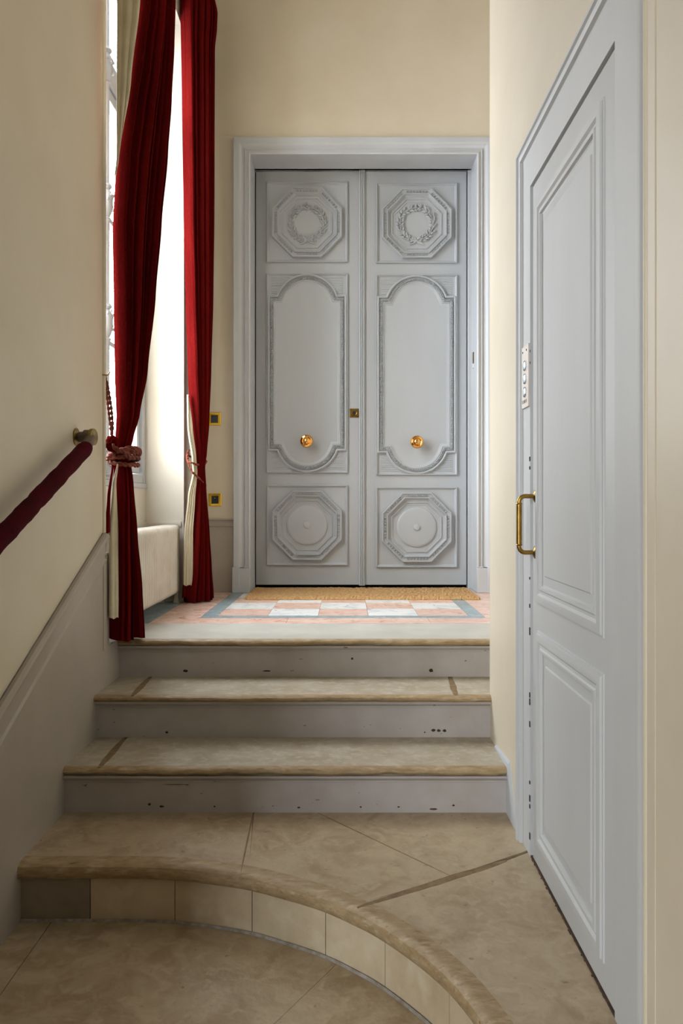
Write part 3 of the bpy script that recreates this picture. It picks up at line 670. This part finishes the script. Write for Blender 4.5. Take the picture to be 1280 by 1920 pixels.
# ------------------------------------------------------------------ window
wn = thing('window_1', (-1.26, 3.94, .10), 'tall white framed window beside the red curtains', kind='structure')
XW = -1.216
mpW = lambda u, v, h: (XW-.045+h, u, v)
g = G()
for (a, c) in ((3.14,3.20),(4.63,4.69)): g.box(XW-.10, XW, a, c, .12, 2.92)
g.box(XW-.10, XW, 3.2, 4.63, .12, .17).box(XW-.10, XW, 3.2, 4.63, 2.87, 2.92); g.box(XW-.09, XW-.01, 3.2, 4.63, 2.172, 2.262)
obj('window_frame', g, M['trim'], wn, bev=.005)
obj('window_sill', G().box(XW-.10, XW+.012, 3.19, 4.69, .09, .118), M['trim'], wn, bev=.004)
for (ya_, yb2) in ((3.21,3.925),(3.935,4.625)):
    for (za, zb2) in ((.18,2.165),(2.27,2.865)):
        g = G(); wst = .055
        g.box(XW-.07, XW-.02, ya_, ya_+wst, za, zb2).box(XW-.07, XW-.02, yb2-wst, yb2, za, zb2)
        bot = .11 if za < 1 else .055
        g.box(XW-.07, XW-.02, ya_+wst, yb2-wst, za, za+bot).box(XW-.07, XW-.02, ya_+wst, yb2-wst, zb2-wst, zb2)
        s_ = obj('sash', g, M['trim'], wn, bev=.004)
        if za < 1:
            for zz in (.83, 1.475): obj('glazing_bar', G().box(XW-.06, XW-.025, ya_+wst, yb2-wst, zz, zz+.026), M['trim'], s_, bev=.003)
            for a, c in ((za+bot,.83),(.856,1.475),(1.501,zb2-wst)): obj('pane', G().box(XW-.047, XW-.043, ya_+wst, yb2-wst, a, c), M['glass'], s_, smooth=0)
        else: obj('pane', G().box(XW-.047, XW-.043, ya_+wst, yb2-wst, za+bot, zb2-wst), M['glass'], s_, smooth=0)
# carved bolt on the meeting stiles
pf = []
def boss(z, k=1): return [(.017,z-.10*k),(.026,z-.085*k),(.018,z-.075*k),(.028,z-.05*k),(.036,z-.02*k),(.033,z+.01*k),(.038,z+.03*k),(.024,z+.055*k),(.018,z+.065*k),(.030,z+.08*k),(.026,z+.09*k),(.016,z+.10*k)]
prof = [(.013,.14)]
for z in (.21,.92,1.53,2.22): prof += [(r_, h) for r_, h in boss(z, .75 if z < .3 else 1)]
prof += [(.014,2.86)]
g = G().lathe(prof, (XW-.004,3.93,0), (0,0,1), 16)
for z in (.21,.92,1.53,2.22):
    for k in range(12):
        a = 2*PI*k/12; zz = z-.05+.1*random.random()
        g.lathe([(.002,0),(.007,.004),(.007,.012),(.002,.018)], (XW-.004+.032*math.cos(a),3.93+.032*math.sin(a),zz), (math.cos(a)*.5,math.sin(a)*.5,.8), 6)
obj('carved_bolt', g, M['trim'], wn, label='ornate carved window bolt', smooth=50)
obj('meeting_stile', G().box(XW-.03, XW-.008, 3.895, 3.965, .18, 2.86), M['trim'], wn, bev=.006)
# ------------------------------------------------------------------ radiator
rd = thing('radiator', (-1.08, 4.14, Z1), 'low white ribbed cast iron radiator below the window', 'radiator')
zb_, zt_r = -.540, -.128; pitch = .0365; n = 30; y_end = 4.665
def section(yc):
    g = G(); rings = []
    # outline in x-z, with rounded top and bottom; swept in y with rounded edges
    out = []; x0, x1 = -1.125, -1.0; r_ = .030
    for (cx_, cz_, a0) in ((x1-r_, zb_+r_, -PI/2), (x1-r_, zt_r-r_, 0), (x0+r_, zt_r-r_, PI/2), (x0+r_, zb_+r_, PI)):
        for k in range(5):
            a = a0+k*PI/8; out.append((cx_, cz_, a))
    for (yy, ins) in ((-.0125,.018),(-.0105,.008),(-.006,.002),(0,0),(.006,.002),(.0105,.008),(.0125,.018)):
        rings.append([(cx_+(r_-ins)*math.cos(a), yc+yy, cz_+(r_-ins)*math.sin(a)) for cx_, cz_, a in out])
    return g.loft(rings)
first = obj('section', section(y_end-.018), M['rad'], rd, smooth=60)
for k in range(1, n):
    c = first.copy(); COL.objects.link(c); c.parent = rd; c.location = first.location-Vector((0, pitch*k, 0))
g = G()
for z in (-.18,-.49): g.tube([(-1.0625,y_end-.01,z),(-1.0625,y_end-pitch*n+.01,z)], .024, 14)
obj('header_pipe', g, M['rad'], rd)
for y in (y_end-.018, y_end-.018-pitch*(n-1)):
    for x in (-1.105,-1.02):
        g = G().loft([[(x+s1_*a, y+s2_*b2, z) for s1_, s2_ in ((-1,-1),(1,-1),(1,1),(-1,1))] for a, b2, z in ((.016,.015,Z1+.0005),(.014,.013,Z1+.012),(.010,.010,Z1+.03),(.014,.014,zb_+.03))])
        obj('foot', g, M['rad'], rd)
# ------------------------------------------------------------------ curtains
def P3(px, py, y): return ((VY-py)*y/F, (px-VX)*y/F, y)          # (z, x, y)
def drape(A, B, T, z0, z1, lobes, seed, amp, rows=150, nseg=220, bulge=None):
    """closed bundle of cloth between the two silhouette curves A (left) and B (right); T is its half thickness"""
    rnd = random.Random(seed); ph = [rnd.uniform(0,2*PI) for _ in range(6)]
    A = sorted(A); B = sorted(B); T = sorted(T); g = G(); rings = []
    for j in range(rows+1):
        z = lerp(z0, z1, j/rows); a = Vector(interp(A, z)); c = Vector(interp(B, z)); (t_, am) = interp(T, z)
        d = c-a; L_ = d.length/2; d.normalize(); nrm = Vector((d.y,-d.x)); m_ = (a+c)/2
        if nrm.dot(-m_) < 0: nrm = -nrm        # towards the viewer side
        ring = []
        for i in range(nseg):
            th = 2*PI*i/nseg; cs, sn = math.cos(th), math.sin(th)
            u = math.copysign(abs(cs)**.8, cs)*L_; v_ = math.copysign(abs(sn)**.75, sn)*t_
            x = u/max(L_,1e-4)               # -1..1 along the width
            q = lobes*x*PI/2
            f_ = math.sin(q+ph[0]+.5*math.sin(1.7*x+ph[1]+z*.5)+(0 if sn >= 0 else 2.1))
            f_ = 1.9*abs(math.sin(q+ph[0]+.6*math.sin(1.7*x+ph[1]+z*.45)+(0 if sn >= 0 else 2.1)))**.6-1.1
            f_ += .45*math.sin(q*.61+ph[2]+z*.35)+.22*abs(math.sin(q*2.3+ph[3]+z*.3))
            v_ += amp*am*f_*min(1, abs(sn)*2.2)*(1 if sn >= 0 else -1)
            u += amp*am*.25*math.sin(q*1.3+ph[4])*abs(sn)
            zz = z+(.004*math.sin(5*x+ph[5]) if j == 0 else 0)
            p = m_+d*u+nrm*v_; ring.append((p.x, p.y, zz))
        # keep the bundle's outline at the width given by A and B: slide each point sideways
        s_ = [p[0]/p[1] for p in ring]; lo, hi = min(s_), max(s_); ta, tb = a.x/a.y, c.x/c.y
        ring = [(((k_-lo)/(hi-lo)*(tb-ta)+ta)*p[1], p[1], p[2]) for k_, p in zip(s_, ring)]
        rings.append(ring)
    return g.loft(rings)
lc = thing('curtain', (-.93, 3.35, Z1), 'left red curtain, pulled in by a rope near the handrail, cream lining showing', 'curtain')
A = [P3(201,1196,3.27),P3(204,1100,3.27),P3(205,1000,3.26),P3(212,920,3.26),P3(213,868,3.27),P3(210,850,3.27),P3(216,822,3.26),P3(218,780,3.25),P3(215,700,3.24),P3(213,560,3.23),P3(211,430,3.22),P3(217,300,3.21),P3(228,200,3.20),P3(243,100,3.20),P3(255,0,3.20),P3(282,-300,3.2),P3(295,-560,3.2)]
B = [P3(272,1196,3.40),P3(267,1100,3.40),P3(258,1000,3.40),P3(250,900,3.40),P3(245,866,3.39),P3(243,850,3.39),P3(250,822,3.41),P3(262,780,3.41),P3(277,700,3.42),P3(292,560,3.43),P3(303,430,3.44),P3(315,300,3.45),P3(322,200,3.46),P3(327,100,3.46),P3(330,0,3.46),P3(336,-380,3.46)]
T = [(-.6,.055,1),(-.1,.05,1),(.12,.035,.7),(.2,.024,.5),(.25,.024,.5),(.36,.040,.8),(.8,.05,1),(2.0,.06,1),(3.4,.06,1)]
obj('drape', drape(A, B, T, -.578, 3.30, 7, 3, .026), M['redv'], lc, smooth=60)
A = [P3(204,1158,3.215),P3(204,1000,3.215),P3(211,905,3.215),P3(219,870,3.225)]
B = [P3(223,1158,3.245),P3(222,1000,3.25),P3(218,905,3.25),P3(222,870,3.25)]
obj('lining', drape(A, B, [(-1,.012,.3),(1,.010,.3)], -.478, .165, 2, 5, .006, rows=40, nseg=48), M['lining'], lc, smooth=60)
A = [P3(196.5,1000,3.20),P3(197,985,3.20),P3(201,930,3.20),P3(209,875,3.21)]
B = [P3(206,1000,3.21),P3(206,985,3.21),P3(207,930,3.21),P3(213,875,3.22)]
obj('folded_edge', drape(A, B, [(-1,.010,.3),(1,.008,.3)], -.122, .16, 2, 6, .004, rows=30, nseg=36), M['redv'], lc, smooth=60)
A = [P3(214,330,3.16),P3(218,300,3.15),P3(218.5,150,3.15),P3(219,0,3.15),P3(228,-300,3.15),P3(234,-600,3.15)]
B = [P3(218,330,3.17),P3(223,300,3.17),P3(246,150,3.17),P3(263,0,3.17),P3(285,-300,3.18),P3(298,-560,3.18)]
obj('lining', drape(A, B, [(-1,.010,.5),(4,.014,.8)], 1.345, 3.30, 2, 8, .006, rows=80, nseg=80), M['lining'], lc, smooth=60)
rc = thing('curtain', (-.9, 4.77, Z1), 'right red curtain, tied by a rope beside the gilt switches, near the double door', 'curtain')
A = [P3(344,1126,4.60),P3(350,1060,4.60),P3(355,1000,4.61),P3(361,920,4.63),P3(365,875,4.64),P3(363,850,4.63),P3(357,800,4.62),P3(352,700,4.60),P3(348,560,4.60),P3(344,400,4.60),P3(341,200,4.60),P3(338,0,4.60),P3(336,-200,4.60)]
B = [P3(401,1120,4.79),P3(397,1060,4.79),P3(393,1000,4.79),P3(387,920,4.79),P3(384.5,875,4.79),P3(388,850,4.79),P3(392,800,4.79),P3(396,700,4.79),P3(400,560,4.79),P3(402,400,4.79),P3(402.5,200,4.79),P3(403,97,4.79),P3(407,60,4.79),P3(408,30,4.79),P3(402,0,4.79),P3(402,-150,4.79)]
T = [(-.6,.055,1.1),(-.2,.045,1),(.12,.032,.8),(.24,.024,.6),(.33,.028,.7),(.6,.035,.9),(3.4,.045,1)]
obj('drape', drape(A, B, T, -.586, 3.30, 6, 11, .022), M['redv'], rc, smooth=60)
A = [P3(343,1098,4.585),P3(343.5,1060,4.585),P3(345,1000,4.585),P3(352,930,4.59),P3(361,885,4.60),P3(359,860,4.60),P3(351,800,4.585),P3(350,740,4.585)]
B = [P3(361,1098,4.60),P3(362,1060,4.60),P3(362,1000,4.60),P3(366,930,4.61),P3(370,885,4.62),P3(368,860,4.62),P3(361,800,4.60),P3(354,740,4.60)]
obj('lining', drape(A, B, [(-1,.012,.5),(1,.010,.5)], -.485, .645, 3, 15, .009, rows=70, nseg=60), M['lining'], rc, smooth=60)
# dark bunched hem ends
obj('hem', drape([P3(341,1122,4.60),P3(343,1090,4.60)], [P3(362,1122,4.62),P3(360,1090,4.62)], [(-1,.022,1),(1,.02,1)], -.560, -.44, 4, 17, .008, rows=12, nseg=60), M['redv'], rc, smooth=60)
pole = thing('curtain_pole', (-.87, 4.1, 3.28), 'tarnished brass pole carrying the two red curtains', 'curtain pole')
obj('pole', G().tube([(-.87,3.10,3.33),(-.87,5.05,3.33)], .018, 14), M['oldbrass'], pole)
for y in (3.12,5.03):
    obj('bracket', G().tube([(-.87,y,3.33),(-1.0,y,3.33)], .010, 10), M['oldbrass'], pole)
# rope tie-backs
def rope(pts, r_, g=None, turns=55, n=6):
    g = g or G(); P = [Vector(p) for p in pts]; Q = []
    for i in range(len(P)-1):
        p0, p1, p2, p3 = P[max(i-1,0)], P[i], P[i+1], P[min(i+2,len(P)-1)]
        for k in range(10):
            t_ = k/10; Q.append(.5*((2*p1)+(-p0+p2)*t_+(2*p0-5*p1+4*p2-p3)*t_*t_+(-p0+3*p1-3*p2+p3)*t_**3))
    Q.append(P[-1]); L_ = sum((a-c).length for a, c in zip(Q,Q[1:])); s_ = 0
    cum = [0]
    for a, c in zip(Q,Q[1:]): cum.append(cum[-1]+(a-c).length)
    m_ = max(8, int(L_/.004)); R_ = []
    for k in range(m_+1):
        d = L_*k/m_; i = 0
        while i < len(cum)-2 and cum[i+1] < d: i += 1
        R_.append(Q[i].lerp(Q[i+1], (d-cum[i])/max(1e-6,cum[i+1]-cum[i])))
    for s2_ in (0, PI):
        st = []
        for k, p in enumerate(R_):
            dd = (R_[min(k+1,m_)]-R_[max(k-1,0)]).normalized(); u = dd.cross(Vector((1,.37,.21))).normalized(); v_ = dd.cross(u)
            a = s2_+k*.004/r_*.9; st.append(p+u*math.cos(a)*r_*.5+v_*math.sin(a)*r_*.5)
        g.tube(st, r_*.62, n)
    return g
def W(px, py, y): return ((px-VX)*y/F, y, (VY-py)*y/F)
tl = thing('rope_tieback', (-.96, 3.3, .15), 'russet rope knotted round the left curtain and hung from a wall hook', 'tieback')
def wrap(cx, cy, z, ax, ay, tilt, ph, n=22, dz=0):
    return [(cx+ax*math.cos(2*PI*i/n+ph), cy+ay*math.sin(2*PI*i/n+ph), z+tilt*math.cos(2*PI*i/n+ph+.6)+dz*i/n) for i in range(n+1)]
cxl, cyl = -.955, 3.325
for k, (z, tilt, ph, e) in enumerate(((.232,-.018,0,0),(.212,.014,1,.004),(.192,.004,2,.002),(.172,-.010,3,0),(.205,.030,4,.008))):
    obj('rope_turn', rope(wrap(cxl, cyl, z, .056+e, .078+e, tilt, ph), .0095), M['rope'], tl, smooth=70)
obj('rope_strand', rope([W(195,704,3.192),W(199,730,3.20),W(203,765,3.21),W(207,795,3.22),W(212,830,3.23),W(222,850,3.23)], .006), M['rope'], tl, smooth=70)
obj('rope_strand', rope([W(196,703,3.194),W(204,735,3.21),W(209,770,3.22),W(211,800,3.23),W(209,830,3.23),W(215,856,3.23)], .006), M['rope'], tl, smooth=70)
obj('rope_strand', rope([W(209,828,3.22),W(216,840,3.19),W(232,848,3.20),W(244,860,3.24)], .009), M['rope'], tl, smooth=70)
g = G()
for k in range(9):
    a = k*.7; g.lathe([(.002,-.016),(.014,-.008),(.016,.004),(.008,.014),(.001,.018)], W(210+6*math.cos(a),832+9*math.sin(a),3.215+.01*math.sin(a*2)), (math.cos(a),math.sin(a)*.3,.6), 8)
obj('knot', g, M['redv'], tl, smooth=60)
obj('hook', G().tube([(-1.0,3.17,.528),(-.985,3.185,.528),(-.978,3.19,.535),(-.975,3.192,.545)], .003, 8), M['oldbrass'], tl)
tr_ = thing('rope_tieback', (-.9, 4.7, .12), 'thin russet rope crossing the right curtain in two slanting loops', 'tieback')
cxr, cyr = -.875, 4.73
obj('rope_turn', rope([W(352,862,4.62),W(353,850,4.64),W(356,856,4.70)]+[W(384,862,4.84),W(385.5,868,4.80),W(380,872,4.74),W(370,871.5,4.62),W(360,868,4.55),W(352,864,4.56),W(350.5,855,4.60),W(354,843,4.64)], .0065), M['rope'], tr_, smooth=70)
obj('rope_turn', rope([W(351,848,4.60),W(352,866,4.57),W(358,880,4.55),W(364,889,4.55),W(372,896,4.60),W(380,905,4.70),W(384.5,912,4.77),W(385,908,4.84)], .0065), M['rope'], tr_, smooth=70)
# ------------------------------------------------------------------ handrail
hr = thing('handrail', (-.93, 2.1, -.1), 'crimson velvet covered handrail sloping up the left wall', 'handrail')
p0 = Vector((-.93,2.765,.200)); p1 = Vector((-.93,1.0,-.560))
pts = []; rad = []
for k in range(70):
    t_ = k/69; pts.append(p0.lerp(p1, t_)); rad.append(.0275+.0008*math.sin(k*1.3)+.0006*math.sin(k*3.1)+(-.0015 if k % 9 == 0 else 0))
rad[0] = .024
obj('velvet_sleeve', G().tube(pts, rad, 20), M['rail'], hr, smooth=70)
obj('post_core', G().lathe([(.020,.0),(.020,.03),(.0265,.034),(.0265,.068),(.001,.068)], (-1.0,2.866,.246), (1,-.12,0), 24), M['brown'], hr)
obj('rail_core', G().tube([(-.93,2.75,.194),(-.935,2.80,.216),(-.945,2.855,.240)], .019, 18), M['brown'], hr)
obj('brass_ring', G().lathe([(.0265,.058),(.0305,.058),(.0310,.064),(.0305,.070),(.0262,.070)], (-1.0,2.866,.246), (1,-.12,0), 28), M['oldbrass'], hr)
obj('wall_rosette', G().lathe([(.033,0),(.033,.004),(.026,.008),(.016,.012),(.012,.03)], (-1.0,2.862,.246), (1,0,0), 28), M['oldbrass'], hr)
for y in (1.55,):
    z = lerp(.238,-.585,(2.82-y)/1.82); obj('bracket', G().tube([(-1.0,y,z-.05),(-.95,y,z-.05),(-.93,y,z-.02)], .007, 8), M['oldbrass'], hr)
